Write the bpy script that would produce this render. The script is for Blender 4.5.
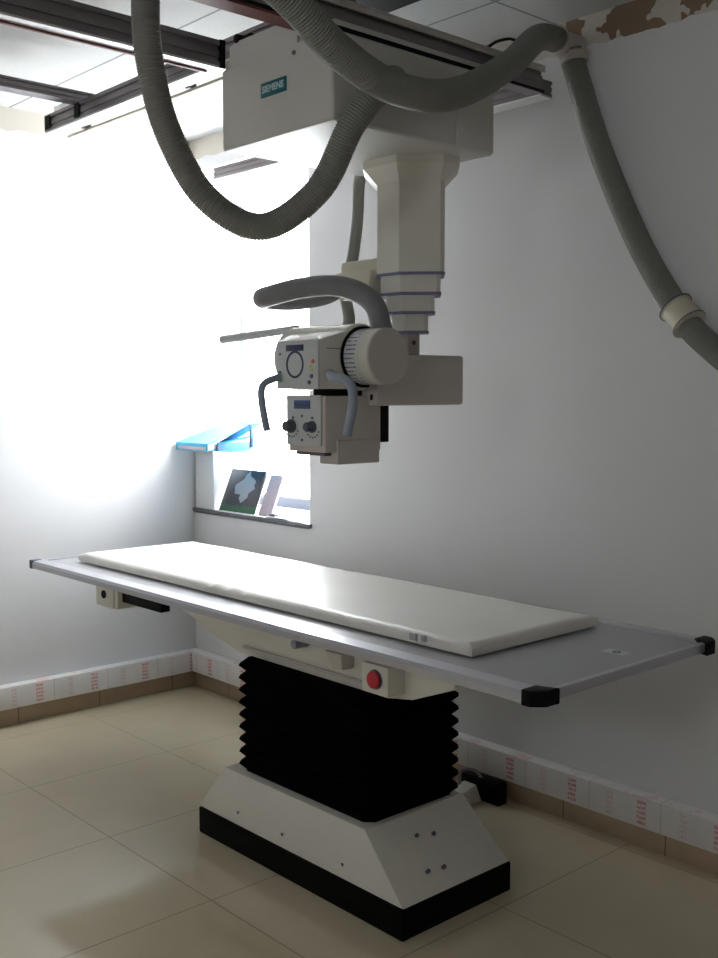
import bpy, bmesh, math, random
from mathutils import Vector, Matrix
random.seed(7)
S = bpy.context.scene
for o in list(bpy.data.objects): bpy.data.objects.remove(o)
PI = math.pi

# ------------------------------------------------------------------ camera
cam = bpy.data.cameras.new('camera'); camo = bpy.data.objects.new('camera', cam)
S.collection.objects.link(camo); S.camera = camo
cam.sensor_fit = 'VERTICAL'; cam.sensor_height = 24.0; cam.lens = 1057.74 * 24.0 / 958.0
cam.clip_start = 0.02
yaw, pitch = -0.8336, -0.0815
fw = Vector((math.cos(pitch)*math.sin(yaw), math.cos(pitch)*math.cos(yaw), math.sin(pitch)))
rt = Vector((math.cos(yaw), -math.sin(yaw), 0)); up = rt.cross(fw)
camo.matrix_world = Matrix(((rt.x, up.x, -fw.x, 4.4659), (rt.y, up.y, -fw.y, -2.937), (rt.z, up.z, -fw.z, 1.4772), (0, 0, 0, 1)))

# ------------------------------------------------------------------ daylight and exposure
W = bpy.data.worlds.new('daylight'); S.world = W; W.use_nodes = True
bg = W.node_tree.nodes['Background']; bg.inputs[0].default_value = (0.98, 0.97, 0.985, 1); bg.inputs[1].default_value = 8.5
pl = bpy.data.lights.new('window_portal', 'AREA'); pl.shape = 'RECTANGLE'; pl.size = 0.9; pl.size_y = 1.66
pl.cycles.is_portal = True
po = bpy.data.objects.new('window_portal', pl); S.collection.objects.link(po)
po.location = (0.455, 0.36, 1.715); po.rotation_euler = (-PI/2, 0, 0)
pl2 = bpy.data.lights.new('fill_window_portal', 'AREA'); pl2.shape = 'RECTANGLE'; pl2.size = 0.5; pl2.size_y = 0.36  # portal for the added fill-light window behind the camera
pl2.cycles.is_portal = True
po2 = bpy.data.objects.new('fill_window_portal', pl2); S.collection.objects.link(po2)
po2.location = (3.65, -4.46, 1.92); po2.rotation_euler = (PI/2, 0, 0)
vs = S.view_settings
S.display_settings.display_device = 'sRGB'
vs.view_transform = 'Standard'; vs.look = 'None'; vs.gamma = 1; vs.use_curve_mapping = False
vs.exposure = 1.58

# ------------------------------------------------------------------ materials
def mat(name, col, rough=0.5, metal=0.0, noise=0.0, nscale=30, bump=0.0, bscale=200, coat=0.0, spec=None):
    m = bpy.data.materials.new(name); m.use_nodes = True
    nt = m.node_tree; b = nt.nodes['Principled BSDF']
    b.inputs['Base Color'].default_value = (*col, 1); b.inputs['Roughness'].default_value = rough
    b.inputs['Metallic'].default_value = metal
    if coat: b.inputs['Coat Weight'].default_value = coat
    if spec is not None: b.inputs['Specular IOR Level'].default_value = spec
    tc = nt.nodes.new('ShaderNodeTexCoord')
    n = nt.nodes.new('ShaderNodeTexNoise'); n.inputs['Scale'].default_value = nscale; n.inputs['Detail'].default_value = 4
    nt.links.new(tc.outputs['Object'], n.inputs['Vector'])
    mx = nt.nodes.new('ShaderNodeMix'); mx.data_type = 'RGBA'
    k = noise
    mx.inputs[6].default_value = (*[c*(1-k) for c in col], 1); mx.inputs[7].default_value = (*[min(1, c*(1+k)) for c in col], 1)
    nt.links.new(n.outputs['Fac'], mx.inputs[0]); nt.links.new(mx.outputs[2], b.inputs['Base Color'])
    if bump:
        n2 = nt.nodes.new('ShaderNodeTexNoise'); n2.inputs['Scale'].default_value = bscale
        nt.links.new(tc.outputs['Object'], n2.inputs['Vector'])
        bp = nt.nodes.new('ShaderNodeBump'); bp.inputs['Strength'].default_value = bump; bp.inputs['Distance'].default_value = 0.002
        nt.links.new(n2.outputs['Fac'], bp.inputs['Height']); nt.links.new(bp.outputs[0], b.inputs['Normal'])
    return m

class NT:
    """tiny helper to write node maths"""
    def __init__(s, m): s.nt = m.node_tree; s.b = s.nt.nodes['Principled BSDF']
    def n(s, t, **kw):
        x = s.nt.nodes.new(t)
        for k, v in kw.items(): setattr(x, k, v)
        return x
    def put(s, sock, v):
        if isinstance(v, bpy.types.NodeSocket): s.nt.links.new(v, sock)
        else: sock.default_value = v
    def m(s, op, a, b=0.0, c=0.0):
        x = s.n('ShaderNodeMath', operation=op); s.put(x.inputs[0], a); s.put(x.inputs[1], b)
        if len(x.inputs) > 2: s.put(x.inputs[2], c)
        return x.outputs[0]
    def mix(s, f, a, b):
        x = s.n('ShaderNodeMix', data_type='RGBA'); s.put(x.inputs[0], f); s.put(x.inputs[6], a); s.put(x.inputs[7], b); return x.outputs[2]
    def xyz(s):
        tc = s.n('ShaderNodeTexCoord'); sp = s.n('ShaderNodeSeparateXYZ'); s.nt.links.new(tc.outputs['Object'], sp.inputs[0])
        s.vec = tc.outputs['Object']; return sp.outputs
    def noise(s, scale, detail=3):
        x = s.n('ShaderNodeTexNoise'); x.inputs['Scale'].default_value = scale; x.inputs['Detail'].default_value = detail
        s.nt.links.new(s.vec, x.inputs['Vector']); return x.outputs['Fac']
    def line(s, coord, off, period, width):
        """1 inside a narrow joint repeated every period"""
        t = s.m('MODULO', s.m('ADD', s.m('SUBTRACT', coord, off), 1000*period), period)
        return s.m('ADD', s.m('LESS_THAN', t, width/2), s.m('GREATER_THAN', t, period - width/2))

def wall_material(name, axis_out, seed):
    m = mat(name, (0.72, 0.72, 0.735), 0.65); t = NT(m); x, y, z = t.xyz()
    n1 = t.noise(2.2); n2 = t.noise(9 + seed)
    body = t.mix(n1, (0.70, 0.70, 0.715, 1), (0.75, 0.75, 0.76, 1))
    edge = t.m('ADD', z, t.m('MULTIPLY', t.m('SUBTRACT', n2, 0.5), 0.05))
    band = t.m('GREATER_THAN', edge, 2.603)
    along = x if axis_out == 'y' else y
    patch = t.m('MULTIPLY', t.m('GREATER_THAN', t.noise(6.5), 0.50), 1.0)
    if axis_out == 'y': patch = t.m('MULTIPLY', patch, t.m('GREATER_THAN', x, 2.25))
    else: patch = 0.0
    raw = t.mix(patch, (0.60, 0.56, 0.50, 1), (0.24, 0.165, 0.11, 1))
    t.put(t.b.inputs['Base Color'], t.mix(band, body, raw))
    bp = t.n('ShaderNodeBump'); bp.inputs['Strength'].default_value = 0.05; bp.inputs['Distance'].default_value = 0.003
    t.put(bp.inputs['Height'], t.noise(60)); t.put(t.b.inputs['Normal'], bp.outputs[0])
    return m
M = {}
M['wall_y'] = wall_material('painted_plaster_back', 'y', 0)
M['wall_x'] = wall_material('painted_plaster_side', 'x', 3)
M['reveal'] = mat('reveal_plaster', (0.78, 0.78, 0.79), 0.6)

m = mat('floor_tiles', (0.5, 0.42, 0.29), 0.10); t = NT(m); x, y, z = t.xyz()
j = t.m('MAXIMUM', t.line(x, 1.375, 0.597, 0.005), t.line(y, -1.255, 0.597, 0.005))
base = t.mix(t.noise(5, 6), (0.60, 0.52, 0.37, 1), (0.71, 0.63, 0.46, 1))
base = t.mix(t.m('MULTIPLY', t.noise(180, 2), 0.35), base, (0.43, 0.37, 0.25, 1))
t.put(t.b.inputs['Base Color'], t.mix(j, base, (0.34, 0.26, 0.17, 1)))
t.put(t.b.inputs['Roughness'], t.m('ADD', 0.085, t.m('MULTIPLY', j, 0.5)))
M['floor'] = m

m = mat('ceiling_tiles', (0.75, 0.75, 0.72), 0.8); t = NT(m); x, y, z = t.xyz()
j = t.m('MAXIMUM', t.line(x, 2.215, 0.6, 0.010), t.line(y, -0.315, 0.6, 0.010))
t.put(t.b.inputs['Base Color'], t.mix(j, t.mix(t.noise(90, 2), (0.47, 0.47, 0.46, 1), (0.58, 0.58, 0.57, 1)), (0.20, 0.21, 0.22, 1)))
M['ceiling'] = m

m = mat('skirting_tile', (0.34, 0.25, 0.17), 0.28); t = NT(m); x, y, z = t.xyz()
j = t.m('MAXIMUM', t.line(x, 0.3, 0.4, 0.004), t.line(y, -0.55, 0.4, 0.004))
t.put(t.b.inputs['Base Color'], t.mix(j, t.mix(t.noise(12), (0.40, 0.30, 0.20, 1), (0.49, 0.37, 0.26, 1)), (0.14, 0.10, 0.07, 1)))
M['skirt'] = m

def trunk_mat(name, axis):
    """white trunking still in its printed film: columns of red print and faint film folds"""
    m = mat(name, (0.78, 0.76, 0.75), 0.35); t = NT(m); c = t.xyz(); a = c[axis]; z = c[2]
    per = 0.27
    u = t.m('MODULO', t.m('ADD', a, 27.0 + 0.11), per)
    def col(c0, w): return t.m('LESS_THAN', t.m('ABSOLUTE', t.m('SUBTRACT', u, c0)), w)
    zz = t.m('MODULO', z, 0.0165)
    rows = t.m('MULTIPLY', t.m('LESS_THAN', zz, 0.011), t.m('MULTIPLY', t.m('GREATER_THAN', z, 0.094), t.m('LESS_THAN', z, 0.176)))
    strokes = t.m('GREATER_THAN', t.noise(260, 1), 0.43)
    pr = t.m('MULTIPLY', t.m('MULTIPLY', t.m('MAXIMUM', col(0.05, 0.017), t.m('MULTIPLY', col(0.20, 0.013), 0.35)), rows), strokes)
    fold = t.m('MULTIPLY', col(0.12, 0.002), 0.5)
    base = t.mix(t.noise(14), (0.70, 0.68, 0.67, 1), (0.84, 0.82, 0.81, 1))
    base = t.mix(fold, base, (0.45, 0.43, 0.43, 1))
    top = t.m('MULTIPLY', t.m('GREATER_THAN', z, 0.1845), t.m('GREATER_THAN', t.noise(11), 0.6))
    base = t.mix(t.m('MULTIPLY', top, 0.4), base, (0.75, 0.35, 0.36, 1))
    t.put(t.b.inputs['Base Color'], t.mix(t.m('MULTIPLY', pr, 0.75), base, (0.62, 0.13, 0.16, 1)))
    return m
M['trunk_x'] = trunk_mat('printed_film_back', 0)
M['trunk_y'] = trunk_mat('printed_film_left', 1)

M['cream'] = mat('cream_enamel', (0.72, 0.70, 0.63), 0.38, noise=0.03, bump=0.05)
M['cream2'] = mat('warm_grey_enamel', (0.58, 0.53, 0.49), 0.42, noise=0.03)
M['housing'] = mat('carriage_enamel', (0.64, 0.63, 0.60), 0.40, noise=0.03)
M['white_plastic'] = mat('white_plastic', (0.80, 0.80, 0.79), 0.35)
M['violet'] = mat('blue_edging', (0.20, 0.20, 0.34), 0.45)
M['alu'] = mat('dark_anodised_profile', (0.24, 0.22, 0.23), 0.33, 0.5, noise=0.05)
M['alu_bright'] = mat('bare_aluminium_lip', (0.82, 0.80, 0.79), 0.28, 0.6)
M['rust'] = mat('red_brown_seal', (0.20, 0.06, 0.05), 0.5)
M['black'] = mat('black_plastic', (0.003, 0.003, 0.003), 0.6, spec=0.15)
M['bellows'] = mat('black_rubber_cloth', (0.002, 0.002, 0.002), 0.9, spec=0.03)
M['skirt_black'] = mat('black_base_paint', (0.002, 0.002, 0.002), 0.6, spec=0.10)
M['hose'] = mat('grey_corrugated_plastic', (0.235, 0.235, 0.215), 0.5, noise=0.08)
M['hose_dark'] = mat('dark_grey_sleeve', (0.21, 0.21, 0.225), 0.5, noise=0.08)
M['beige'] = mat('beige_clamp_plastic', (0.66, 0.62, 0.50), 0.45)
M['panel'] = mat('pale_blue_grey_panel', (0.58, 0.61, 0.62), 0.4)
M['handle'] = mat('blue_grey_handle', (0.30, 0.34, 0.43), 0.42)
M['navy'] = mat('navy_print', (0.035, 0.035, 0.11), 0.4)
M['knob'] = mat('dark_grey_knob', (0.10, 0.11, 0.15), 0.4)
M['lcd'] = mat('lcd_blue', (0.08, 0.14, 0.30), 0.2)
M['red'] = mat('red_button', (0.60, 0.015, 0.03), 0.3)
M['orange'] = mat('orange_mark', (0.85, 0.25, 0.10), 0.4)
M['yellow'] = mat('yellow_mark', (0.85, 0.70, 0.15), 0.4)
M['green'] = mat('green_mark', (0.20, 0.50, 0.25), 0.4)
M['teal'] = mat('teal_badge', (0.01, 0.15, 0.18), 0.4)
M['badge_white'] = mat('pale_badge_face', (0.02, 0.20, 0.25), 0.4)
M['lettering'] = mat('badge_lettering', (0.62, 0.78, 0.80), 0.4)
M['tabletop'] = mat('grey_laminate', (0.40, 0.40, 0.42), 0.33, noise=0.05, nscale=120)
M['rail'] = mat('satin_table_rail', (0.50, 0.50, 0.54), 0.30, 0.5)
M['blue_folder'] = mat('blue_card', (0.03, 0.40, 0.66), 0.45)
M['dark_blue'] = mat('dark_blue_card', (0.02, 0.12, 0.28), 0.5)
M['paper'] = mat('paper', (0.80, 0.80, 0.80), 0.7)
M['pages'] = mat('page_edges', (0.55, 0.48, 0.47), 0.8, noise=0.2, nscale=300)
M['sill'] = mat('grey_marble_sill', (0.16, 0.17, 0.19), 0.3, noise=0.2)
M['frame'] = mat('grey_aluminium_window_frame', (0.55, 0.56, 0.58), 0.4)
M['frame_dark'] = mat('slate_aluminium_sash_rail', (0.14, 0.15, 0.19), 0.4)
M['pink'] = mat('pink_grey_cover', (0.45, 0.36, 0.40), 0.4, noise=0.15)

m = mat('pad_vinyl', (0.74, 0.72, 0.66), 0.38); t = NT(m); x, y, z = t.xyz()
bp = t.n('ShaderNodeBump'); bp.inputs['Strength'].default_value = 0.25; bp.inputs['Distance'].default_value = 0.004
t.put(bp.inputs['Height'], t.noise(7, 4)); t.put(t.b.inputs['Normal'], bp.outputs[0])
t.put(t.b.inputs['Base Color'], t.mix(t.noise(5), (0.72, 0.70, 0.64, 1), (0.80, 0.78, 0.73, 1)))
M['pad'] = m

m = mat('dial_ring', (0.75, 0.75, 0.73), 0.4); t = NT(m); x, y, z = t.xyz()
ang = t.m('ARCTAN2', y, z)
tick = t.m('LESS_THAN', t.m('MODULO', t.m('ADD', ang, 10), 0.16), 0.05)
tick = t.m('MULTIPLY', tick, t.m('MULTIPLY', t.m('GREATER_THAN', t.noise(70, 2), 0.42), t.m('LESS_THAN', x, 0.045)))
t.put(t.b.inputs['Base Color'], t.mix(t.m('MULTIPLY', tick, 0.85), (0.70, 0.71, 0.70, 1), (0.10, 0.09, 0.28, 1)))
M['dial'] = m

m = mat('dark_photo_print', (0.05, 0.05, 0.06), 0.3); t = NT(m); x, y, z = t.xyz()   # local x across, z up
ph = t.m('SUBTRACT', t.m('ADD', t.m('MULTIPLY', t.m('ABSOLUTE', t.m('SUBTRACT', x, 0.015)), 0.9), t.m('ABSOLUTE', t.m('SUBTRACT', z, 0.125))), t.m('MULTIPLY', t.noise(16), 0.13))
shape = t.m('LESS_THAN', ph, 0.012)
pic = t.mix(shape, (0.035, 0.033, 0.045, 1), (0.33, 0.33, 0.36, 1))
gr = t.m('LESS_THAN', t.m('ADD', z, t.m('MULTIPLY', t.noise(40), 0.04)), 0.052)
t.put(t.b.inputs['Base Color'], t.mix(gr, pic, (0.015, 0.10, 0.04, 1)))
M['picture'] = m

m = bpy.data.materials.new('window_glass'); m.use_nodes = True; nt = m.node_tree
for n in list(nt.nodes): nt.nodes.remove(n)
out = nt.nodes.new('ShaderNodeOutputMaterial'); tr = nt.nodes.new('ShaderNodeBsdfTransparent'); gl = nt.nodes.new('ShaderNodeBsdfGlossy')
gl.inputs['Roughness'].default_value = 0.02; tr.inputs[0].default_value = (0.96, 0.98, 0.98, 1)
mx = nt.nodes.new('ShaderNodeMixShader'); mx.inputs[0].default_value = 0.04
nt.links.new(tr.outputs[0], mx.inputs[1]); nt.links.new(gl.outputs[0], mx.inputs[2]); nt.links.new(mx.outputs[0], out.inputs[0])
M['glass'] = m
M['far_wall'] = mat('cream_side_plaster', (0.80, 0.78, 0.75), 0.7)
M['reflector_metal'] = mat('pale_reflector_metal', (0.80, 0.80, 0.82), 0.25, 0.8)  # for the added reflector under the tabletop

# ------------------------------------------------------------------ mesh helpers
class MB:
    def __init__(s): s.bm = bmesh.new()
    def box(s, a, b, bev=0.0, seg=2):
        """axis aligned box from corner a to corner b"""
        a, b = Vector(a), Vector(b)
        g = bmesh.ops.create_cube(s.bm, size=1.0)['verts']
        c = (a + b)/2; d = b - a
        for v in g: v.co = Vector((v.co.x*d.x, v.co.y*d.y, v.co.z*d.z)) + c
        if bev:
            es = list({e for v in g for e in v.link_edges})
            bmesh.ops.bevel(s.bm, geom=es, offset=bev, segments=seg, affect='EDGES', profile=0.6)
        return s
    def prism(s, pts, d, bev=0.0):
        """closed polygon pts (3D) extruded by vector d"""
        vs = [s.bm.verts.new(p) for p in pts]; f = s.bm.faces.new(vs)
        r = bmesh.ops.extrude_face_region(s.bm, geom=[f]); nv = [v for v in r['geom'] if isinstance(v, bmesh.types.BMVert)]
        for v in nv: v.co += Vector(d)
        if bev:
            es = list({e for v in vs + nv for e in v.link_edges})
            bmesh.ops.bevel(s.bm, geom=es, offset=bev, segments=2, affect='EDGES', profile=0.6)
        return s
    def hexa(s, lo, hi, bev=0.0):
        """solid between two 4+-point rings of equal count"""
        a = [s.bm.verts.new(p) for p in lo]; b = [s.bm.verts.new(p) for p in hi]; n = len(a)
        s.bm.faces.new(a[::-1]); s.bm.faces.new(b)
        for i in range(n): s.bm.faces.new((a[i], a[(i+1) % n], b[(i+1) % n], b[i]))
        if bev:
            es = list({e for v in a + b for e in v.link_edges})
            bmesh.ops.bevel(s.bm, geom=es, offset=bev, segments=2, affect='EDGES', profile=0.6)
        return s
    def lathe(s, prof, origin, axis, n=48):
        """prof: (distance along axis, radius)"""
        ax = Vector(axis).normalized(); u = ax.orthogonal().normalized(); w = ax.cross(u); o = Vector(origin); rings = []
        for t, r in prof:
            if r < 1e-6: rings.append([s.bm.verts.new(o + ax*t)])
            else: rings.append([s.bm.verts.new(o + ax*t + (u*math.cos(2*PI*i/n) + w*math.sin(2*PI*i/n))*r) for i in range(n)])
        for a, b in zip(rings, rings[1:]):
            for i in range(n):
                k = (i+1) % n
                if len(a) == 1 and len(b) == 1: continue
                if len(a) == 1: s.bm.faces.new((a[0], b[i], b[k]))
                elif len(b) == 1: s.bm.faces.new((a[i], a[k], b[0]))
                else: s.bm.faces.new((a[i], a[k], b[k], b[i]))
        return s
    def cyl(s, a, b, r, n=32, bev=0.0):
        a, b = Vector(a), Vector(b); L = (b-a).length
        bv = bev or min(r, L)*0.08
        return s.lathe([(0, 0), (0, r-bv), (bv, r), (L-bv, r), (L, r-bv), (L, 0)], a, b-a, n)
    def tube(s, pts, r, n=20, pitch=0.0, amp=0.0, step=0.01, flat=None):
        P = resample(pts, pitch/4 if pitch else step); rings = []
        tan0 = (P[1]-P[0]).normalized(); u = tan0.orthogonal().normalized()
        for i, p in enumerate(P):
            tg = (P[min(i+1, len(P)-1)] - P[max(i-1, 0)]).normalized()
            u = (u - tg*u.dot(tg)).normalized(); w = tg.cross(u)
            rr = r*(1 + (amp*(1, 0.1, -1, 0.1)[i % 4] if pitch else 0))
            rings.append([s.bm.verts.new(p + (u*math.cos(2*PI*k/n) + w*math.sin(2*PI*k/n))*rr) for k in range(n)])
        for a, b in zip(rings, rings[1:]):
            for i in range(n): s.bm.faces.new((a[i], a[(i+1) % n], b[(i+1) % n], b[i]))
        s.bm.faces.new(rings[0][::-1]); s.bm.faces.new(rings[-1])
        return s
    def build(s, name, m, parent=None, smooth=True, origin=None, angle=35):
        bmesh.ops.recalc_face_normals(s.bm, faces=s.bm.faces)
        if origin is None:
            vs = s.bm.verts
            lo = [min(v.co[i] for v in vs) for i in range(3)]; hi = [max(v.co[i] for v in vs) for i in range(3)]
            origin = Vector(((lo[0]+hi[0])/2, (lo[1]+hi[1])/2, lo[2]))
        origin = Vector(origin)
        for v in s.bm.verts: v.co -= origin
        me = bpy.data.meshes.new(name)
        if smooth:
            for f in s.bm.faces: f.smooth = True
            for e in s.bm.edges:
                if len(e.link_faces) == 2 and e.calc_face_angle(0) > math.radians(angle): e.smooth = False
        s.bm.to_mesh(me); s.bm.free(); me.materials.append(m)
        o = bpy.data.objects.new(name, me); S.collection.objects.link(o)
        if parent is None: o.location = origin
        else:
            o.parent = parent; o.location = origin - world_loc(parent)
        return o

def world_loc(o):
    v = Vector(o.location)
    while o.parent: o = o.parent; v += Vector(o.location)
    return v

def resample(pts, step):
    P = [Vector(p) for p in pts]; Q = [2*P[0]-P[1]] + P + [2*P[-1]-P[-2]]; C = []
    for i in range(1, len(Q)-2):
        p0, p1, p2, p3 = Q[i-1:i+3]
        for k in range(24):
            t = k/24
            C.append(0.5*((2*p1) + (p2-p0)*t + (2*p0-5*p1+4*p2-p3)*t*t + (3*p1-p0-3*p2+p3)*t**3))
    C.append(P[-1]); out = [C[0]]; acc = 0.0
    for a, b in zip(C, C[1:]):
        L = (b-a).length
        if L < 1e-9: continue
        d = step - acc
        while d <= L:
            out.append(a + (b-a)*(d/L)); d += step
        acc = (acc + L) % step
    out.append(C[-1])
    if (out[-1]-out[-2]).length < step*0.3: out.pop(-2)
    return out

def empty(name, loc, label, cat, group=None):
    o = bpy.data.objects.new(name, None); o.empty_display_size = 0.1; S.collection.objects.link(o); o.location = loc
    return tag(o, label, cat, group)
def tag(o, label, cat, group=None):
    o['label'] = label; o['category'] = cat
    if group: o['group'] = group
    return o
def struct(o, label=None, cat=None):
    o['kind'] = 'structure'
    if label: o['label'] = label
    if cat: o['category'] = cat
    return o
def part(o, label=None):
    if label: o['label'] = label
    return o

# ------------------------------------------------------------------ room shell
RX, RY, H = 5.7, -4.3, 2.7
WX0, WX1, WZ0, WZ1, WD = 0.0, 0.91, 0.88, 2.55, 0.36
struct(MB().box((-0.2, RY-0.2, -0.1), (RX+0.2, 0.2, 0)).build('floor', M['floor'], smooth=False, origin=(0, 0, 0)), 'glossy beige tiled floor', 'floor')
struct(MB().box((-0.2, RY-0.2, H), (RX+0.2, 0.4, H+0.1)).build('ceiling', M['ceiling'], smooth=False, origin=(0, 0, 0)), 'white suspended ceiling of square tiles', 'ceiling')
struct(MB().box((-0.2, RY-0.2, 0), (0, 0.4, H)).build('wall_left', M['wall_x'], smooth=False, origin=(0, 0, 0)), 'white plaster wall on the left with bare strip under the ceiling', 'wall')
wb = MB().box((0, 0, 0), (WX1, 0.4, WZ0)).box((0, 0, WZ1), (WX1, 0.4, H)).box((WX1, 0, 0), (RX+0.2, 0.4, H))
struct(wb.build('wall_back', M['wall_y'], smooth=False, origin=(0, 0, 0)), 'white plaster wall behind the table, pierced by the window', 'wall')
struct(MB().box((RX, RY, 0), (RX+0.2, 0, H)).build('wall_right', M['far_wall'], smooth=False, origin=(0, 0, 0)), 'white plaster wall right of the camera', 'wall')
struct(MB().box((0, RY-0.2, 0), (3.4, RY, H)).box((3.9, RY-0.2, 0), (RX, RY, H)).box((3.4, RY-0.2, 0), (3.9, RY, 1.74)).box((3.4, RY-0.2, 2.1), (3.9, RY, H)).build('wall_front', M['far_wall'], smooth=False, origin=(0, 0, 0)), 'white plaster wall behind the camera', 'wall')

struct(MB().box((1.72, -0.90, 2.690), (2.19, -0.515, 2.6995)).build('ceiling_void_shade', M['black'], smooth=False, origin=(0, 0, 2.69)), 'black plate standing in for the dark of a missing ceiling panel, above the carriage', 'ceiling gap')  # flush black plate stands in for the darkness of the open void

# skirting and trunking
struct(MB().box((0, -0.012, 0), (RX, 0, 0.086), 0.002).build('baseboard_back', M['skirt'], origin=(0, 0, 0)), 'brown tile skirting along the back wall', 'baseboard')
struct(MB().box((0, RY, 0), (0.012, -0.012, 0.086), 0.002).build('baseboard_left', M['skirt'], origin=(0, 0, 0)), 'brown tile skirting along the left wall', 'baseboard')
struct(MB().box((0.0, -0.06, 0.087), (RX, 0, 0.188), 0.006).build('trim_1', M['trunk_x'], origin=(0, 0, 0)), 'white wall trunking in red printed film along the back wall', 'trunking')
struct(MB().box((0, RY, 0.087), (0.06, -0.060, 0.188), 0.006).build('trim_2', M['trunk_y'], origin=(0, 0, 0)), 'white wall trunking in red printed film along the left wall', 'trunking')

# window
win = bpy.data.objects.new('window_1', None); S.collection.objects.link(win); win.location = (0.455, 0.33, WZ0)
struct(win, 'bright window in the corner of the back wall', 'window')
f = MB()
for x0, x1 in ((0.0, 0.04), (0.87, 0.91)): f.box((x0, 0.30, WZ0+0.03), (x1, 0.36, WZ1), 0.004)
f.box((0.04, 0.30, WZ1-0.04), (0.87, 0.36, WZ1), 0.004)
f.build('window_frame', M['frame'], win)
fl = MB().box((0.04, 0.29, WZ0+0.03), (0.87, 0.36, WZ0+0.085), 0.004).build('sash_rail', M['frame_dark'], win); part(fl, 'slate grey bottom rail of the sash')
MB().box((0.04, 0.328, WZ0+0.085), (0.87, 0.333, WZ1-0.04)).build('window_pane', M['glass'], win, smooth=False)
sl = MB().box((0.002, -0.012, WZ0+0.006), (0.925, 0.36, WZ0+0.024), 0.004).build('window_sill', M['sill'], win); part(sl, 'dark grey stone sill')

fill_win = bpy.data.objects.new('added_fill_window', None); S.collection.objects.link(fill_win); fill_win.location = (3.65, RY-0.1, 1.74)  # out-of-view window added to give the room soft fill light
struct(fill_win, 'small high window added unseen behind the camera for fill light', 'window')
wf = MB()
for a_, b_ in (((3.4, 1.74), (3.9, 1.77)), ((3.4, 2.07), (3.9, 2.1)), ((3.4, 1.77), (3.43, 2.07)), ((3.87, 1.77), (3.9, 2.07))): wf.box((a_[0], RY-0.12, a_[1]), (b_[0], RY-0.08, b_[1]), 0.003)
wf.build('window_frame', M['frame'], fill_win)
MB().box((3.43, RY-0.102, 1.77), (3.87, RY-0.098, 2.07)).build('window_pane', M['glass'], fill_win, smooth=False)

# ------------------------------------------------------------------ ceiling rails
RG = 'ceiling rails of the x-ray hanger'
def profile_rail(name, label, a, b, w, z0, z1, lip=True, cap0=False, cap1=False, axis='x'):
    """grooved aluminium rail from a to b along the axis, centred on w"""
    def B(u0, u1, v0, v1, zz0, zz1, bev=0.002, m=None):
        p, q = ((u0, v0, zz0), (u1, v1, zz1)) if axis == 'x' else ((v0, u0, zz0), (v1, u1, zz1))
        return p, q
    hw = 0.03; e = empty(name, ((a+b)/2, w, z0) if axis == 'x' else (w, (a+b)/2, z0), label, 'rail', RG)
    mb = MB(); hh = z1 - z0
    for zz0, zz1, k in ((z0, z0+hh*0.16, 1.0), (z0+hh*0.16, z0+hh*0.34, 0.80), (z0+hh*0.34, z0+hh*0.60, 0.94), (z0+hh*0.60, z0+hh*0.80, 0.76), (z0+hh*0.80, z1, 1.0)):
        p, q = B(a, b, w-hw*k, w+hw*k, zz0, zz1); mb.box(p, q)
    mb.build('profile', M['alu'], e, smooth=False)
    if lip:
        p, q = B(a+0.001, b-0.001, w-hw*0.96, w+hw*0.96, z0-0.006, z0); l = MB().box(p, q).build('running_lip', M['alu_bright'], e, smooth=False); part(l, 'bright bare lip under the rail')
    for on, u0, u1 in ((cap0, a-0.004, a), (cap1, b, b+0.004)):
        if on:
            p, q = B(u0, u1, w-hw*1.02, w+hw*1.02, z0+0.001, z1-0.001); MB().box(p, q, 0.001).build('end_cap', M['black'], e)
    return e
# rails fixed to the ceiling, running out from the back wall
rc = profile_rail('ceiling_rail', 'short grey rail under the bright ceiling, resting on the left cross rail end', -4.2, -0.95, 0.86, 2.524, 2.562, lip=False, axis='y')
for yy in (-1.7, -2.6, -3.6): MB().box((0.85, yy, 2.56), (0.87, yy+0.04, 2.70), 0.002).build('hanger_block', M['alu'], rc, smooth=False)
# cross rails
ra = profile_rail('ceiling_rail', 'grooved grey cross rail ending high left with a black end opening', 0.63, 2.33, -1.03, 2.462, 2.522, cap0=True)
MB().box((0.632, -1.0625, 2.468), (0.675, -1.0605, 2.517), 0.001).build('end_opening', M['black'], ra)
MB().box((0.865, -1.0625, 2.468), (0.905, -1.0605, 2.517), 0.001).build('clamp_block', M['black'], ra)
MB().box((0.64, -1.03, 2.523), (0.74, -1.0, 2.559), 0.004).build('mounting_bracket', M['alu_bright'], ra)
l2 = MB().box((0.66, -0.985, 2.446), (2.31, -0.965, 2.455), 0.002).build('lower_strip', M['beige'], ra); part(l2, 'pale strip running beside the rail')
for xx in (0.8, 1.5, 2.2): MB().box((xx, -1.0, 2.452), (xx+0.02, -0.97, 2.47)).build('strip_clip', M['alu'], ra, smooth=False)
profile_rail('ceiling_rail', 'grooved grey cross rail nearest the back wall, seen in front of the window', 0.40, 2.26, -0.11, 2.442, 2.49, cap1=False)
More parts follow.
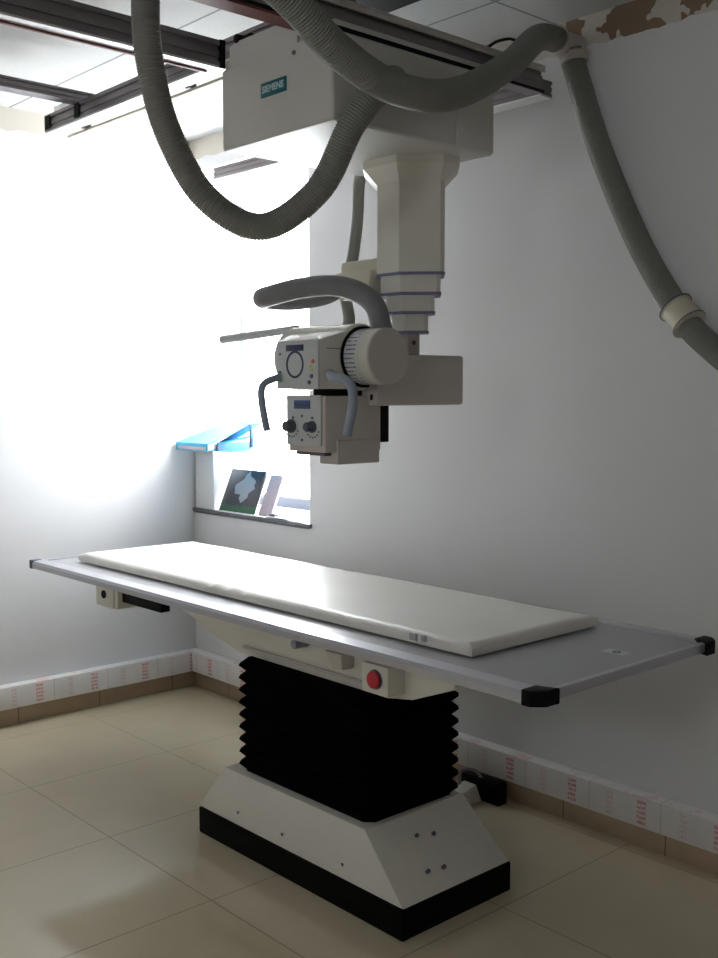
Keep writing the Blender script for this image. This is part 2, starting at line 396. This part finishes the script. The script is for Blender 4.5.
# bridge beams
bb = profile_rail('bridge_beam', 'dark grooved bridge beam running into the carriage front, upper left', -4.2, -1.165, 1.93, 2.385, 2.455, cap1=False, axis='y')
MB().box((1.908, -4.2, 2.374), (1.918, -1.2, 2.379)).build('edge_seal', M['rust'], bb, smooth=False)
be = MB().box((1.899, -1.186, 2.380), (1.962, -1.166, 2.458), 0.004).build('end_cap', M['black'], bb)
bd = profile_rail('bridge_beam', 'dark bridge beam passing above the carriage towards the back wall', -4.2, -0.275, 2.345, 2.40, 2.475, lip=False, cap1=False, axis='y')
MB().box((2.377, -4.2, 2.455), (2.384, -0.275, 2.475), 0.001).build('top_strip', M['cream2'], bd)
MB().box((2.376, -4.2, 2.394), (2.381, -0.275, 2.402)).build('lower_seal', M['black'], bd, smooth=False)
MB().box((2.316, -4.2, 2.388), (2.374, -1.19, 2.400)).build('edge_seal', M['rust'], bd, smooth=False)
for o in (bb, bd): o['group'] = 'bridge beams carrying the carriage'; o['category'] = 'beam'

# ------------------------------------------------------------------ ceiling x-ray unit
U = empty('x_ray_hanger', (2.2, -0.87, 2.15), 'ceiling-hung x-ray unit: pale carriage, telescopic column and swivelling tube head above the table', 'x-ray machine')
X0, X1, Y0, Y1 = 1.965, 2.44, -1.185, -0.58
cg = MB().box((X0, Y0, 2.15), (X1, Y1, 2.372), 0.012, 3).build('carriage_housing', M['housing'], U, origin=(2.2, -0.87, 2.15))
MB().box((1.967, Y0+0.012, 2.365), (X1-0.006, Y1-0.01, 2.398), 0.004).build('carriage_top', M['housing'], U)
MB().prism([(2.005, Y0+0.001, 2.36), (2.30, Y0+0.001, 2.36), (2.30, Y0+0.001, 2.432), (2.035, Y0+0.001, 2.432), (2.005, Y0+0.001, 2.425)], (0, 0.016, 0)).build('front_plate', M['housing'], U)
MB().box((X1-0.002, -0.735, 2.155), (X1+0.004, Y1-0.004, 2.368), 0.003).build('side_cover', M['housing'], U)
MB().box((X1-0.007, -1.17, 2.371), (X1-0.001, -0.60, 2.381)).build('side_slot', M['black'], U, smooth=False)
MB().cyl((2.04, -1.188, 2.44), (2.04, -1.13, 2.44), 0.012).build('buffer', M['black'], U)
MB().box((2.03, -1.165, 2.43), (2.075, -1.14, 2.452), 0.003).build('buffer_block', M['black'], U)
bz = MB().box((2.150, Y0-0.003, 2.257), (2.258, Y0, 2.295), 0.001).build('name_badge', M['teal'], cg)
MB().box((2.153, Y0-0.0042, 2.2645), (2.255, Y0-0.003, 2.2875)).build('badge_face', M['badge_white'], cg, smooth=False)
tx = bpy.data.curves.new('lettering', 'FONT'); tx.body = 'SIEMENS'; tx.size = 0.0245; tx.extrude = 0.0004; tx.align_x = 'CENTER'; tx.align_y = 'CENTER'; tx.offset = 0.0006
tx.materials.append(M['lettering'])
tt = bpy.data.objects.new('text_source', tx); S.collection.objects.link(tt); bpy.context.view_layer.update()
lm = bpy.data.meshes.new_from_object(tt.evaluated_get(bpy.context.evaluated_depsgraph_get())); bpy.data.objects.remove(tt)
to = bpy.data.objects.new('lettering', lm); S.collection.objects.link(to); to.parent = cg
to.location = Vector((2.204, Y0-0.0046, 2.276)) - Vector((2.2, -0.87, 2.15)); to.rotation_euler = (PI/2, 0, 0)
MB().cyl((2.290, Y0-0.004, 2.345), (2.290, Y0, 2.345), 0.006, 16).build('screw', M['knob'], cg)
# telescopic column
CX, CY = 2.205, -0.677
def octo(hx, hy, ch, z, cx=CX, cy=CY):
    return [(cx-hx+ch, cy-hy, z), (cx+hx-ch, cy-hy, z), (cx+hx, cy-hy+ch, z), (cx+hx, cy+hy-ch, z), (cx+hx-ch, cy+hy, z), (cx-hx+ch, cy+hy, z), (cx-hx, cy+hy-ch, z), (cx-hx, cy-hy+ch, z)]
MB().hexa(octo(0.130, 0.093, 0.084, 2.082), octo(0.165, 0.128, 0.095, 2.128)).hexa(octo(0.165, 0.128, 0.095, 2.1281), octo(0.165, 0.128, 0.095, 2.150)).build('column_collar', M['cream'], U, smooth=False)
for z0, z1, hx, hy, ch in ((1.823, 2.10, 0.130, 0.093, 0.084), (1.766, 1.83, 0.116, 0.083, 0.075), (1.712, 1.77, 0.0925, 0.066, 0.058), (1.656, 1.72, 0.067, 0.050, 0.042)):
    sg = MB().hexa(octo(hx, hy, ch, z0+0.003), octo(hx, hy, ch, z1)).build('column_segment', M['cream'], U, smooth=False)
    MB().hexa(octo(hx+0.0015, hy+0.0015, ch, z0-0.004), octo(hx+0.0015, hy+0.0015, ch, z0+0.003)).build('edge_band', M['violet'], sg, smooth=False)
MB().box((2.185, -0.715, 1.56), (2.23, -0.66, 1.66), 0.006).build('column_spindle', M['cream2'], U)
# arm plate
MB().box((2.12, -0.90, 1.440), (2.30, -0.542, 1.588), 0.010).build('support_arm', M['cream2'], U)
MB().cyl((2.230, -0.688, 1.625), (2.234, -0.688, 1.625), 0.007, 16).build('pivot_screw', M['rust'], U)
# tube head
TY, TZ = -0.92, 1.577
th = MB().lathe([(0, 0), (0, 0.082), (0.015, 0.094), (0.29, 0.094), (0.30, 0.086), (0.30, 0)], (1.96, TY, TZ), (1, 0, 0), 56)
th.build('tube_housing', M['cream'], U)
MB().hexa([(1.985, -0.93, 1.487), (2.262, -0.93, 1.487), (2.262, -1.080, 1.487), (2.078, -1.080, 1.487)],
          [(1.985, -0.93, 1.662), (2.262, -0.93, 1.662), (2.262, -1.080, 1.621), (2.078, -1.080, 1.621)], 0.004).build('housing_hood', M['cream'], U)
MB().lathe([(0, 0), (0, 0.086), (0.006, 0.086), (0.006, 0)], (2.2605, TY, TZ), (1, 0, 0), 48).build('seal_ring', M['black'], U)
MB().lathe([(0, 0), (0, 0.078), (0.056, 0.078), (0.056, 0)], (2.267, TY, TZ), (1, 0, 0), 56).build('dial_ring', M['dial'], U, origin=(2.267, TY, TZ))
MB().lathe([(0, 0), (0, 0.0775), (0.036, 0.0775), (0.036, 0)], (2.3235, TY, TZ), (1, 0, 0), 56).build('end_cap', M['cream'], U)
MB().lathe([(0, 0), (0, 0.0780), (0.004, 0.0775), (0.006, 0.0755), (0.006, 0)], (2.3595, TY, TZ), (1, 0, 0), 56).build('cap_disc', M['cream2'], U)
# control panel on the hood
PY = -1.080
pn = MB().box((2.080, PY-0.006, 1.487), (2.262, PY+0.002, 1.622), 0.003).build('control_panel', M['panel'], U)
def ringmark(cx, cz, r0, r1, y, sx=1.0):
    mb = MB(); n = 40; a = []; b = []
    for rr, L in ((r0, a), (r1, b)):
        for i in range(n): L.append([mb.bm.verts.new((cx + sx*rr*math.cos(2*PI*i/n), yy, cz + rr*math.sin(2*PI*i/n))) for yy in (y, y-0.0012)])
    for i in range(n):
        k = (i+1) % n
        mb.bm.faces.new((a[i][1], a[k][1], b[k][1], b[i][1])); mb.bm.faces.new((b[i][0], b[i][1], b[k][1], b[k][0])); mb.bm.faces.new((a[i][0], a[k][0], a[k][1], a[i][1]))
    return mb
ringmark(2.163, 1.555, 0.032, 0.038, PY-0.006).build('ring_mark', M['navy'], pn)
MB().box((2.125, PY-0.0078, 1.592), (2.201, PY-0.006, 1.609), 0.0005).build('display_window', M['navy'], pn)
for xx, zz, r, mm in ((2.242, 1.562, 0.006, 'orange'), (2.230, 1.548, 0.005, 'yellow'), (2.238, 1.540, 0.004, 'yellow'), (2.100, 1.512, 0.005, 'green'), (2.236, 1.522, 0.006, 'knob'), (2.226, 1.505, 0.006, 'knob'), (2.098, 1.535, 0.003, 'navy'), (2.098, 1.585, 0.003, 'navy')):
    MB().cyl((xx, PY-0.006, zz), (xx, PY-0.009, zz), r, 16).build('indicator', M[mm], pn)
MB().box((2.2625, -1.055, 1.597), (2.2635, -0.99, 1.599)).build('seam_line', M['knob'], U, smooth=False)
# handles beside the panel
hr = [(2.25, -1.040, 1.525), (2.285, -1.060, 1.527), (2.335, -1.098, 1.519), (2.385, -1.100, 1.512), (2.414, -1.100, 1.492), (2.423, -1.104, 1.445), (2.416, -1.118, 1.365)]
MB().tube(hr, 0.0125, 14).build('handle', M['handle'], U)
hl = [(2.10, -1.070, 1.527), (2.090, -1.096, 1.518), (2.085, -1.128, 1.506), (2.083, -1.142, 1.486), (2.090, -1.145, 1.443), (2.106, -1.141, 1.371)]
MB().tube(hl, 0.0105, 14).build('handle', M['handle'], U)
MB().lathe([(0, 0), (0, 0.008), (0.004, 0.0135), (0.40, 0.0125), (0.41, 0)], (1.545, -0.90, 1.652), (1, 0, 0.045), 20).build('guide_bar', M['panel'], U)
# collimator
cl = MB().box((2.102, -1.060, 1.312), (2.262, -0.852, 1.468), 0.004).build('collimator', M['cream2'], U)
MB().box((2.15, -1.01, 1.466), (2.235, -0.86, 1.490), 0.003).build('mounting_plate', M['black'], cl)
MB().box((2.190, -1.020, 1.278), (2.268, -0.862, 1.345), 0.003).build('lower_bracket', M['cream2'], cl)
MB().box((2.115, -1.045, 1.302), (2.24, -0.86, 1.314), 0.002).build('filter_slot', M['knob'], cl)
MB().box((2.165, -0.851, 1.335), (2.258, -0.815, 1.466), 0.003).build('rear_cover', M['black'], cl)
MB().box((2.265, -0.90, 1.452), (2.285, -0.80, 1.476), 0.004).build('cable_boss', M['black'], cl)
cp = MB().box((2.100, -1.067, 1.330), (2.250, -1.060, 1.470), 0.002).build('collimator_panel', M['panel'], cl)
MB().box((2.136, -1.0690, 1.432), (2.206, -1.0655, 1.456), 0.001).build('display', M['lcd'], cl)
MB().box((2.142, -1.0700, 1.440), (2.200, -1.0688, 1.445)).build('display_line', M['navy'], cl, smooth=False)
for kx, r in ((2.124, 0.0175), (2.216, 0.015)):
    MB().lathe([(0, 0), (0, r*1.1), (0.006, r*1.1), (0.007, r*0.9), (0.024, r*0.85), (0.027, r*0.7), (0.027, 0)], (kx, -1.067, 1.383), (0, -1, 0), 24).build('knob', M['knob'], cl)
    for a in range(7):
        an = PI*(1.15 + 0.7*a/6)
        cx_, cz_ = kx + 0.030*math.cos(an), 1.383 + 0.030*math.sin(an)
        MB().box((cx_-0.0025, -1.0680, cz_-0.002), (cx_+0.0025, -1.0672, cz_+0.002)).build('scale_mark', M['navy'], cl, smooth=False)
for xx, zz in ((2.170, 1.412), (2.170, 1.345), (2.13, 1.407), (2.215, 1.407)):
    MB().cyl((xx, -1.067, zz), (xx, -1.069, zz), 0.004, 12).build('screw', M['knob'], cl)
# cable sleeve arching over the tube head and the clamp behind the column
arc = [(2.235, -0.815, 1.640), (2.232, -0.826, 1.675), (2.210, -0.827, 1.727), (2.163, -0.841, 1.766), (2.097, -0.881, 1.789), (1.99, -0.925, 1.787), (1.89, -0.966, 1.768), (1.845, -0.955, 1.765), (1.815, -0.91, 1.765), (1.81, -0.80, 1.77), (1.835, -0.70, 1.79), (1.87, -0.655, 1.82)]
sv = MB().tube(arc, 0.031, 20).build('cable_sleeve', M['hose_dark'], U)
MB().box((1.935, -0.72, 1.835), (2.12, -0.65, 1.885), 0.014).build('cable_clamp', M['beige'], U)
MB().hexa([(1.98, -0.76, 1.76), (2.10, -0.76, 1.76), (2.10, -0.68, 1.76), (1.98, -0.68, 1.76)], [(1.93, -0.74, 1.85), (2.10, -0.74, 1.85), (2.10, -0.66, 1.85), (1.93, -0.66, 1.85)], 0.01).build('clamp_foot', M['beige'], U)

# ------------------------------------------------------------------ hoses
HG = 'corrugated cable hoses'
h1 = [(2.123, -1.50, 2.69), (2.121, -1.505, 2.611), (2.123, -1.519, 2.439), (2.121, -1.509, 2.299), (2.126, -1.464, 2.136), (2.166, -1.379, 1.975), (2.252, -1.264, 1.902), (2.375, -1.178, 1.989), (2.465, -1.145, 2.138), (2.505, -1.09, 2.225), (2.495, -1.03, 2.262), (2.448, -1.01, 2.270)]
o = MB().tube(h1, 0.0345, 22, pitch=0.0072, amp=0.04).build('corrugated_hose', M['hose'], angle=80)
tag(o, 'grey corrugated hose hanging in a deep U in front of the carriage', 'hose', HG)
h2 = [(2.56, -1.80, 2.55), (2.56, -1.638, 2.436), (2.598, -1.457, 2.339), (2.60, -1.316, 2.256), (2.600, -1.148, 2.206), (2.600, -0.939, 2.222), (2.50, -0.606, 2.375), (2.40, -0.35, 2.53), (2.33, -0.19, 2.590), (2.30, -0.085, 2.600)]
o = MB().tube(h2, 0.038, 22, pitch=0.0072, amp=0.04).build('corrugated_hose', M['hose'], angle=80)
tag(o, 'grey corrugated hose sagging from the upper edge across the carriage to the ceiling clamp', 'hose', HG)
h3 = [(2.325, -0.075, 2.575), (2.342, -0.06, 2.50), (2.438, -0.06, 2.245), (2.591, -0.065, 1.938), (2.746, -0.075, 1.712), (2.863, -0.09, 1.605), (3.03, -0.12, 1.50), (3.2, -0.12, 1.42)]
he = empty('corrugated_hose', (2.75, -0.06, 1.7), 'grey corrugated hose running down the back wall at right, with a cream collar', 'hose', HG)
MB().tube(h3, 0.0375, 22, pitch=0.0072, amp=0.04).build('hose_body', M['hose'], he, angle=80)
dirn = Vector((0.116, -0.015, -0.118)).normalized(); cpos = Vector((2.752, -0.074, 1.706))
co = MB().lathe([(-0.042, 0.034), (-0.042, 0.050), (-0.034, 0.052), (-0.032, 0.047), (0.030, 0.047), (0.032, 0.053), (0.040, 0.053), (0.041, 0.034)], cpos, dirn, 32).build('collar', M['beige'], he); part(co, 'cream plastic collar')
for k in (-0.037, 0.036): MB().lathe([(-0.002, 0.050), (-0.002, 0.0545), (0.002, 0.0545), (0.002, 0.050)], cpos + dirn*k, dirn, 32).build('clip_band', M['knob'], he)
h4 = [(1.859, -0.60, 2.20), (1.868, -0.59, 2.10), (1.867, -0.585, 2.038), (1.880, -0.615, 1.92), (1.890, -0.640, 1.86), (1.90, -0.665, 1.79), (1.955, -0.70, 1.70), (1.99, -0.76, 1.65)]
MB().tube([(1.975, -0.66, 2.165)] + [(1.93, -0.635, 2.14)] + h4[2:], 0.0195, 18).build('hanging_cable_sleeve', M['hose'], U)
clp = empty('hose_clamp', (2.295, -0.02, 2.60), 'pale plastic clamp holding two hoses where back wall meets ceiling', 'clamp')
MB().lathe([(-0.02, 0.039), (-0.02, 0.045), (0.02, 0.045), (0.02, 0.039)], (2.312, -0.125, 2.597), (0.25, -0.75, 0.1), 28).build('clamp_ring', M['cream2'], clp)
MB().lathe([(-0.014, 0.038), (-0.014, 0.045), (0.014, 0.045), (0.014, 0.038)], (2.333, -0.064, 2.55), (0.15, 0, -1), 28).build('clamp_ring', M['cream2'], clp)
MB().box((2.28, -0.10, 2.565), (2.338, 0.0, 2.632), 0.016, 3).build('clamp_body', M['cream2'], clp)
tag(MB().tube([(2.352, -0.53, 2.474), (2.359, -0.508, 2.489), (2.362, -0.472, 2.511), (2.369, -0.417, 2.526), (2.36, -0.36, 2.515), (2.35, -0.32, 2.478)], 0.0045, 8).build('thin_cable', M['black']), 'thin black cable arching over the far end of the bridge beam above the carriage', 'cable')

# ------------------------------------------------------------------ patient table
T = empty('x_ray_table', (2.03, -0.79, 0), 'height-adjustable x-ray table with grey top, black bellows and cream base', 'table')
TX0, TX1, TY0, TY1, TT = 0.36, 2.985, -1.04, -0.23, 0.789
tp = MB().box((TX0+0.02, TY0+0.05, TT-0.024), (TX1-0.015, TY1-0.05, TT-0.006), 0.002).build('tabletop', M['tabletop'], T)
def rail_prof(y0, s):   # s=+1: outer edge at y0, inwards +y
    return [(TX0, y0, TT-0.030), (TX0, y0, TT-0.012), (TX0, y0+s*0.006, TT-0.002), (TX0, y0+s*0.052, TT+0.001), (TX0, y0+s*0.056, TT-0.004), (TX0, y0+s*0.056, TT-0.028), (TX0, y0+s*0.030, TT-0.036)]
MB().prism(rail_prof(TY0, 1), (TX1-TX0-0.03, 0, 0)).build('side_rail', M['rail'], T, smooth=False)
MB().prism(rail_prof(TY1, -1), (TX1-TX0-0.03, 0, 0)).build('side_rail', M['rail'], T, smooth=False)
for x0, x1 in ((TX0, TX0+0.022), (TX1-0.022, TX1-0.004)):
    MB().box((x0, TY0+0.03, TT-0.028), (x1, TY1-0.03, TT-0.002), 0.003).build('end_rail', M['rail'], T)
for sy, y in ((1, TY0), (-1, TY1)):
    ys = sorted((y-sy*0.002, y+sy*0.072))
    MB().hexa(*[[(TX1-0.048, ys[0] if sy > 0 else ys[0]+0.02, z), (TX1-(0.022 if sy > 0 else -0.004), ys[0], z), (TX1+0.005, ys[0]+(0.03 if sy > 0 else 0), z), (TX1+0.005, ys[1]-(0.03 if sy < 0 else 0), z), (TX1-(0.022 if sy < 0 else -0.004), ys[1], z), (TX1-0.048, ys[1]-(0.02 if sy > 0 else 0), z)] for z in (TT-0.036, TT+0.003)], 0.004).build('corner_cap', M['black'], T)
    ys = sorted((y-sy*0.002, y+sy*0.045))
    MB().box((TX0-0.004, ys[0], TT-0.034), (TX0+0.02, ys[1], TT+0.002), 0.004).build('corner_cap', M['knob'], T)
MB().box((2.83, -0.57, TT-0.0062), (2.90, -0.53, TT-0.0052), 0).build('label_sticker', M['panel'], T, smooth=False)
MB().lathe([(0, 0.006), (0, 0.012), (0.0012, 0.012), (0.0012, 0.006)], (2.865, -0.55, TT-0.0052), (0, 0, 1), 20).build('sticker_mark', M['knob'], T)
MB().box((TX0+0.06, TY0+0.06, TT-0.030), (TX1-0.06, TY1-0.06, TT-0.0245)).build('underside_reflector', M['reflector_metal'], T, smooth=False)  # pale metal sheet added to brighten the tabletop's reflection in the floor
# under body: cream tray that tapers up towards the left end
ub = MB().prism([(1.20, -0.90, 0.752), (2.60, -0.90, 0.752), (2.60, -0.90, 0.69), (2.44, -0.90, 0.628), (2.34, -0.90, 0.612), (1.64, -0.90, 0.612), (1.50, -0.90, 0.640), (1.38, -0.90, 0.678), (1.26, -0.90, 0.708), (1.20, -0.90, 0.722)], (0, 0.52, 0), 0.004)
ub.build('under_body', M['cream'], T)
MB().box((1.30, -0.93, 0.722), (2.50, -0.885, 0.752), 0.003).build('guide_rail', M['rail'], T)
MB().box((1.66, -0.912, 0.636), (2.30, -0.899, 0.644), 0.002).build('body_seam', M['cream2'], T, smooth=False)
MB().cyl((1.985, -0.90, 0.712), (1.985, -0.955, 0.712), 0.014, 24).build('adjusting_knob', M['handle'], T)
MB().hexa([(2.155, -0.945, 0.672), (2.200, -0.945, 0.672), (2.200, -0.90, 0.672), (2.155, -0.90, 0.672)], [(2.13, -0.955, 0.722), (2.205, -0.955, 0.722), (2.205, -0.90, 0.722), (2.13, -0.90, 0.722)], 0.004).build('release_lever', M['cream2'], T)
eb = MB().box((2.305, -0.965, 0.640), (2.412, -0.60, 0.724), 0.004).build('stop_button_box', M['cream'], T)
MB().lathe([(0, 0.018), (0.004, 0.018), (0.005, 0.024), (0.012, 0.024), (0.015, 0.019), (0.016, 0)], (2.362, -0.965, 0.683), (0, -1, 0), 28).build('stop_button', M['red'], eb)
MB().lathe([(0, 0.0), (0, 0.028), (0.002, 0.028), (0.003, 0)], (2.362, -0.965, 0.683), (0, -1, 0), 28).build('button_collar', M['knob'], eb)
# film tray end at left
tr_ = MB().box((0.700, -0.925, 0.640), (0.835, -0.905, 0.735), 0.004).build('film_tray', M['cream'], T)
MB().box((0.836, -0.92, 0.642), (0.86, -0.50, 0.735), 0.004).build('tray_side', M['cream'], T)
MB().cyl((0.765, -0.925, 0.69), (0.765, -0.930, 0.69), 0.016, 20).build('tray_hole', M['black'], tr_)
MB().box((0.86, -0.90, 0.67), (1.14, -0.86, 0.715), 0.003).box((0.86, -0.885, 0.715), (1.14, -0.5, 0.735), 0.002).build('tray_channel', M['black'], T)
MB().box((0.70, -0.905, 0.70), (0.86, -0.5, 0.752), 0.003).build('tray_carrier', M['alu'], T)
MB().box((1.0, -0.86, 0.735), (1.3, -0.42, 0.765), 0.003).build('cross_member', M['alu'], T)
# top frame between the tabletop and the body
MB().box((0.72, -0.93, 0.745), (2.72, -0.90, 0.766), 0.002).box((0.72, -0.42, 0.745), (2.72, -0.39, 0.766), 0.002).build('top_frame', M['rail'], T)
# bellows: pleated sleeve
bw = MB(); n = 10; z0, z1 = 0.205, 0.614; rings = []
for i in range(2*n+1):
    z = z0 + (z1-z0)*i/(2*n); k = 0.0 if i % 2 else 0.020
    x0, x1, y0, y1 = 1.676+k, 2.325-k, -0.957+k, -0.555-k; c = 0.025
    rings.append([bw.bm.verts.new(p) for p in ((x0+c, y0, z), (x1-c, y0, z), (x1, y0+c, z), (x1, y1-c, z), (x1-c, y1, z), (x0+c, y1, z), (x0, y1-c, z), (x0, y0+c, z))])
for a, b in zip(rings, rings[1:]):
    for i in range(8): bw.bm.faces.new((a[i], a[(i+1) % 8], b[(i+1) % 8], b[i]))
bw.bm.faces.new(rings[0][::-1]); bw.bm.faces.new(rings[-1])
bw.build('bellows', M['bellows'], T, smooth=False)
# base: cream sloping cover over a black plinth
MB().hexa([(1.535, -1.005, 0.088), (2.515, -1.005, 0.088), (2.515, -0.560, 0.088), (1.535, -0.560, 0.088)],
          [(1.64, -0.972, 0.243), (2.325, -0.972, 0.243), (2.325, -0.560, 0.243), (1.64, -0.560, 0.243)], 0.006).build('base_cover', M['cream'], T)
MB().box((1.54, -1.01, 0.0), (2.518, -0.558, 0.088), 0.006).build('base_plinth', M['skirt_black'], T)
for p in ((2.38, -0.82, 0.1975), (2.39, -0.76, 0.1895), (2.47, -0.80, 0.129), (2.465, -0.86, 0.133)):
    MB().cyl((p[0]-0.004, p[1], p[2]-0.004), (p[0]+0.006, p[1], p[2]+0.006), 0.006, 12).build('cover_screw', M['knob'], T)
for xx in (1.75, 1.98, 2.26): MB().cyl((xx, -0.998, 0.127), (xx, -1.000, 0.127), 0.005, 12).build('cover_screw', M['knob'], T)

# mattress
mp = MB(); nx, ny = 110, 28; x0, x1, y0, y1 = 0.50, 2.655, -0.895, -0.335; th_ = 0.030; zb = TT+0.0005
import mathutils
top = {}; bot = {}
for i in range(nx+1):
    for jn in range(ny+1):
        u, v = i/nx, jn/ny; x = x0+(x1-x0)*u; y = y0+(y1-y0)*v
        e = min(u*(x1-x0), (1-u)*(x1-x0), v*(y1-y0), (1-v)*(y1-y0))
        dz = -0.012*max(0, 1-e/0.018)**2
        nz = mathutils.noise.noise(Vector((x*3, y*3, 0)))*0.0035
        w = math.exp(-((x-1.52)/0.10)**2); nz += 0.0022*w*math.sin((x + 0.25*y)*260)*(0.3+0.7*math.exp(-((v-0.06)/0.16)**2) + 0.7*math.exp(-((v-0.95)/0.16)**2))
        top[i, jn] = mp.bm.verts.new((x, y, zb+th_+dz+nz)); bot[i, jn] = mp.bm.verts.new((x, y, zb)) if i in (0, nx) or jn in (0, ny) else None
for i in range(nx):
    for jn in range(ny): mp.bm.faces.new((top[i, jn], top[i+1, jn], top[i+1, jn+1], top[i, jn+1]))
loop = [(i, 0) for i in range(nx)] + [(nx, j_) for j_ in range(ny)] + [(i, ny) for i in range(nx, 0, -1)] + [(0, j_) for j_ in range(ny, 0, -1)]
for a, b in zip(loop, loop[1:]+loop[:1]): mp.bm.faces.new((bot[a], bot[b], top[b], top[a]))
mp.bm.faces.new([bot[a] for a in loop][::-1])
pe = empty('mattress', (1.58, -0.615, zb), 'long thin cream vinyl mattress lying on the x-ray table', 'mattress')
mo = mp.build('mattress_cover', M['pad'], pe, angle=60)
tb = MB().box((2.43, -0.902, zb+0.008), (2.455, -0.894, zb+0.028), 0.002).box((2.475, -0.902, zb+0.010), (2.49, -0.894, zb+0.028), 0.002).build('strap_tab', M['tabletop'], pe); part(tb, 'small grey strap tab')

# ------------------------------------------------------------------ things on the sill
SZ = WZ0+0.0245
bx = empty('file_box', (0.2, 0.1, SZ), 'white upright file box in the window corner beneath the blue folders', 'box')
MB().box((0.015, 0.0, SZ), (0.175, 0.235, 1.180), 0.004).build('box_body', M['paper'], bx)
MB().box((0.010, -0.006, 1.180), (0.18, 0.240, 1.198), 0.003).build('box_lid', M['paper'], bx)
# lying blue binder
bd1 = empty('ring_binder', (0.16, 0.03, 1.2), 'blue ring binder lying flat on the white file box, spine to the room', 'folder')
zb1 = 1.1985
MB().box((0.012, -0.105, zb1+0.0035), (0.285, 0.215, zb1+0.0065), 0.001).prism([(0.012, -0.105, zb1+0.034), (0.012, -0.105, zb1+0.038), (0.012, 0.205, zb1+0.132), (0.012, 0.205, zb1+0.128)], (0.273, 0, 0)).box((0.012, -0.109, zb1), (0.285, -0.103, zb1+0.038), 0.001).build('binder_cover', M['blue_folder'], bd1)
MB().box((0.018, -0.100, zb1+0.0045), (0.279, 0.210, zb1+0.0335)).build('page_block', M['pages'], bd1, smooth=False)
MB().box((0.03, -0.1105, zb1+0.006), (0.27, -0.1088, zb1+0.020)).build('spine_label', M['pages'], bd1, smooth=False)
# open folder leaning out to the right
bd2 = empty('open_folder', (0.45, 0.0, 1.2), 'blue card folder half open, sticking out over the sill beside the binder', 'folder')
MB().prism([(0.287, -0.055, 1.2365), (0.560, -0.055, 1.280), (0.560, -0.055, 1.283), (0.287, -0.055, 1.2395)], (0, 0.05, 0)).build('lower_flap', M['blue_folder'], bd2, smooth=False)
MB().prism([(0.31, -0.055, 1.2445), (0.548, -0.055, 1.330), (0.548, -0.055, 1.333), (0.31, -0.055, 1.2475)], (0, 0.07, 0)).build('upper_flap', M['dark_blue'], bd2, smooth=False)
MB().prism([(0.542, -0.053, 1.226), (0.560, -0.053, 1.226), (0.560, -0.053, 1.27), (0.550, -0.053, 1.33), (0.545, -0.053, 1.33)], (0, 0.012, 0)).build('folder_flap', M['dark_blue'], bd2, smooth=False)
MB().box((0.19, -0.055, 1.1985), (0.565, 0.16, 1.2015)).build('base_sheet', M['blue_folder'], bd2, smooth=False)
MB().box((0.286, -0.055, 1.2015), (0.292, 0.14, 1.2395)).build('folder_spine', M['dark_blue'], bd2, smooth=False)
# print, booklet and papers
def leaning(name, label, cat, x, y, w, h, lean, yaw_, m, th=0.012, m2='paper'):
    e = empty(name, (x, y, SZ+0.001), label, cat); e.rotation_euler = (lean[0], lean[1], yaw_)
    mb = MB().box((-w/2, -th/2, 0), (w/2, th/2, h), 0.0015); o = mb.build('front_cover', M[m], None, origin=(0, 0, 0)); o.parent = e; o.location = (0, 0, 0)
    b = MB().box((-w/2+0.003, th/2, 0.003), (w/2-0.003, th/2+0.006, h-0.003)).build('back_sheet', M[m2], None, smooth=False, origin=(0, 0, 0)); b.parent = e; b.location = (0, 0, 0)
    return e
pp = leaning('photo_print', 'dark photo print with a pale shape and green foot, leaning on the sill', 'picture', 0.345, 0.010, 0.275, 0.215, (-0.40, 0, 0), 0.0, 'picture')
bk = leaning('booklet', 'pinkish grey booklet propped upright beside the dark photo print', 'book', 0.545, 0.030, 0.095, 0.20, (-0.40, 0, 0), 0.0, 'pink', 0.008)
pst = empty('paper_stack', (0.55, 0.04, SZ), 'loose white papers stacked flat along the window sill', 'papers')
for k, (a, b, c, d, r) in enumerate(((0.21, -0.018, 0.60, -0.002, 0), (0.605, -0.010, 0.75, 0.13, 0), (0.76, -0.005, 0.87, 0.16, 0))):
    MB().box((a, b, SZ + 0.0045*(k % 2)), (c, d, SZ+0.004 + 0.0045*(k % 2)), 0).build('sheet', M['paper'], pst, smooth=False)
tag(MB().box((0.62, -0.006, SZ+0.0091), (0.665, 0.02, SZ+0.020), 0.003).build('eraser_block', M['knob']), 'small dark block on the papers at the sill edge', 'block') 

# floor connector by the back wall
fc = empty('cable_connector', (1.96, -0.10, 0), 'small white cable connector on the floor behind the table base, with a black block for the wall shade', 'connector')
MB().hexa([(1.925, -0.20, 0.0), (2.005, -0.20, 0.0), (2.005, -0.10, 0.0), (1.925, -0.10, 0.0)], [(1.935, -0.19, 0.05), (1.995, -0.19, 0.05), (1.995, -0.12, 0.065), (1.935, -0.12, 0.065)], 0.005).build('connector_body', M['cream'], fc)
MB().box((1.90, -0.099, 0.0), (2.08, -0.05, 0.082), 0.004).build('wall_shade_block', M['black'], fc)  # black box put in for the dark shade along the wall
MB().tube([(1.94, -0.15, 0.055), (1.93, -0.13, 0.10), (1.97, -0.10, 0.105), (2.0, -0.085, 0.07)], 0.006, 10).build('plug_cable', M['alu'], fc)
bpy.context.view_layer.update()
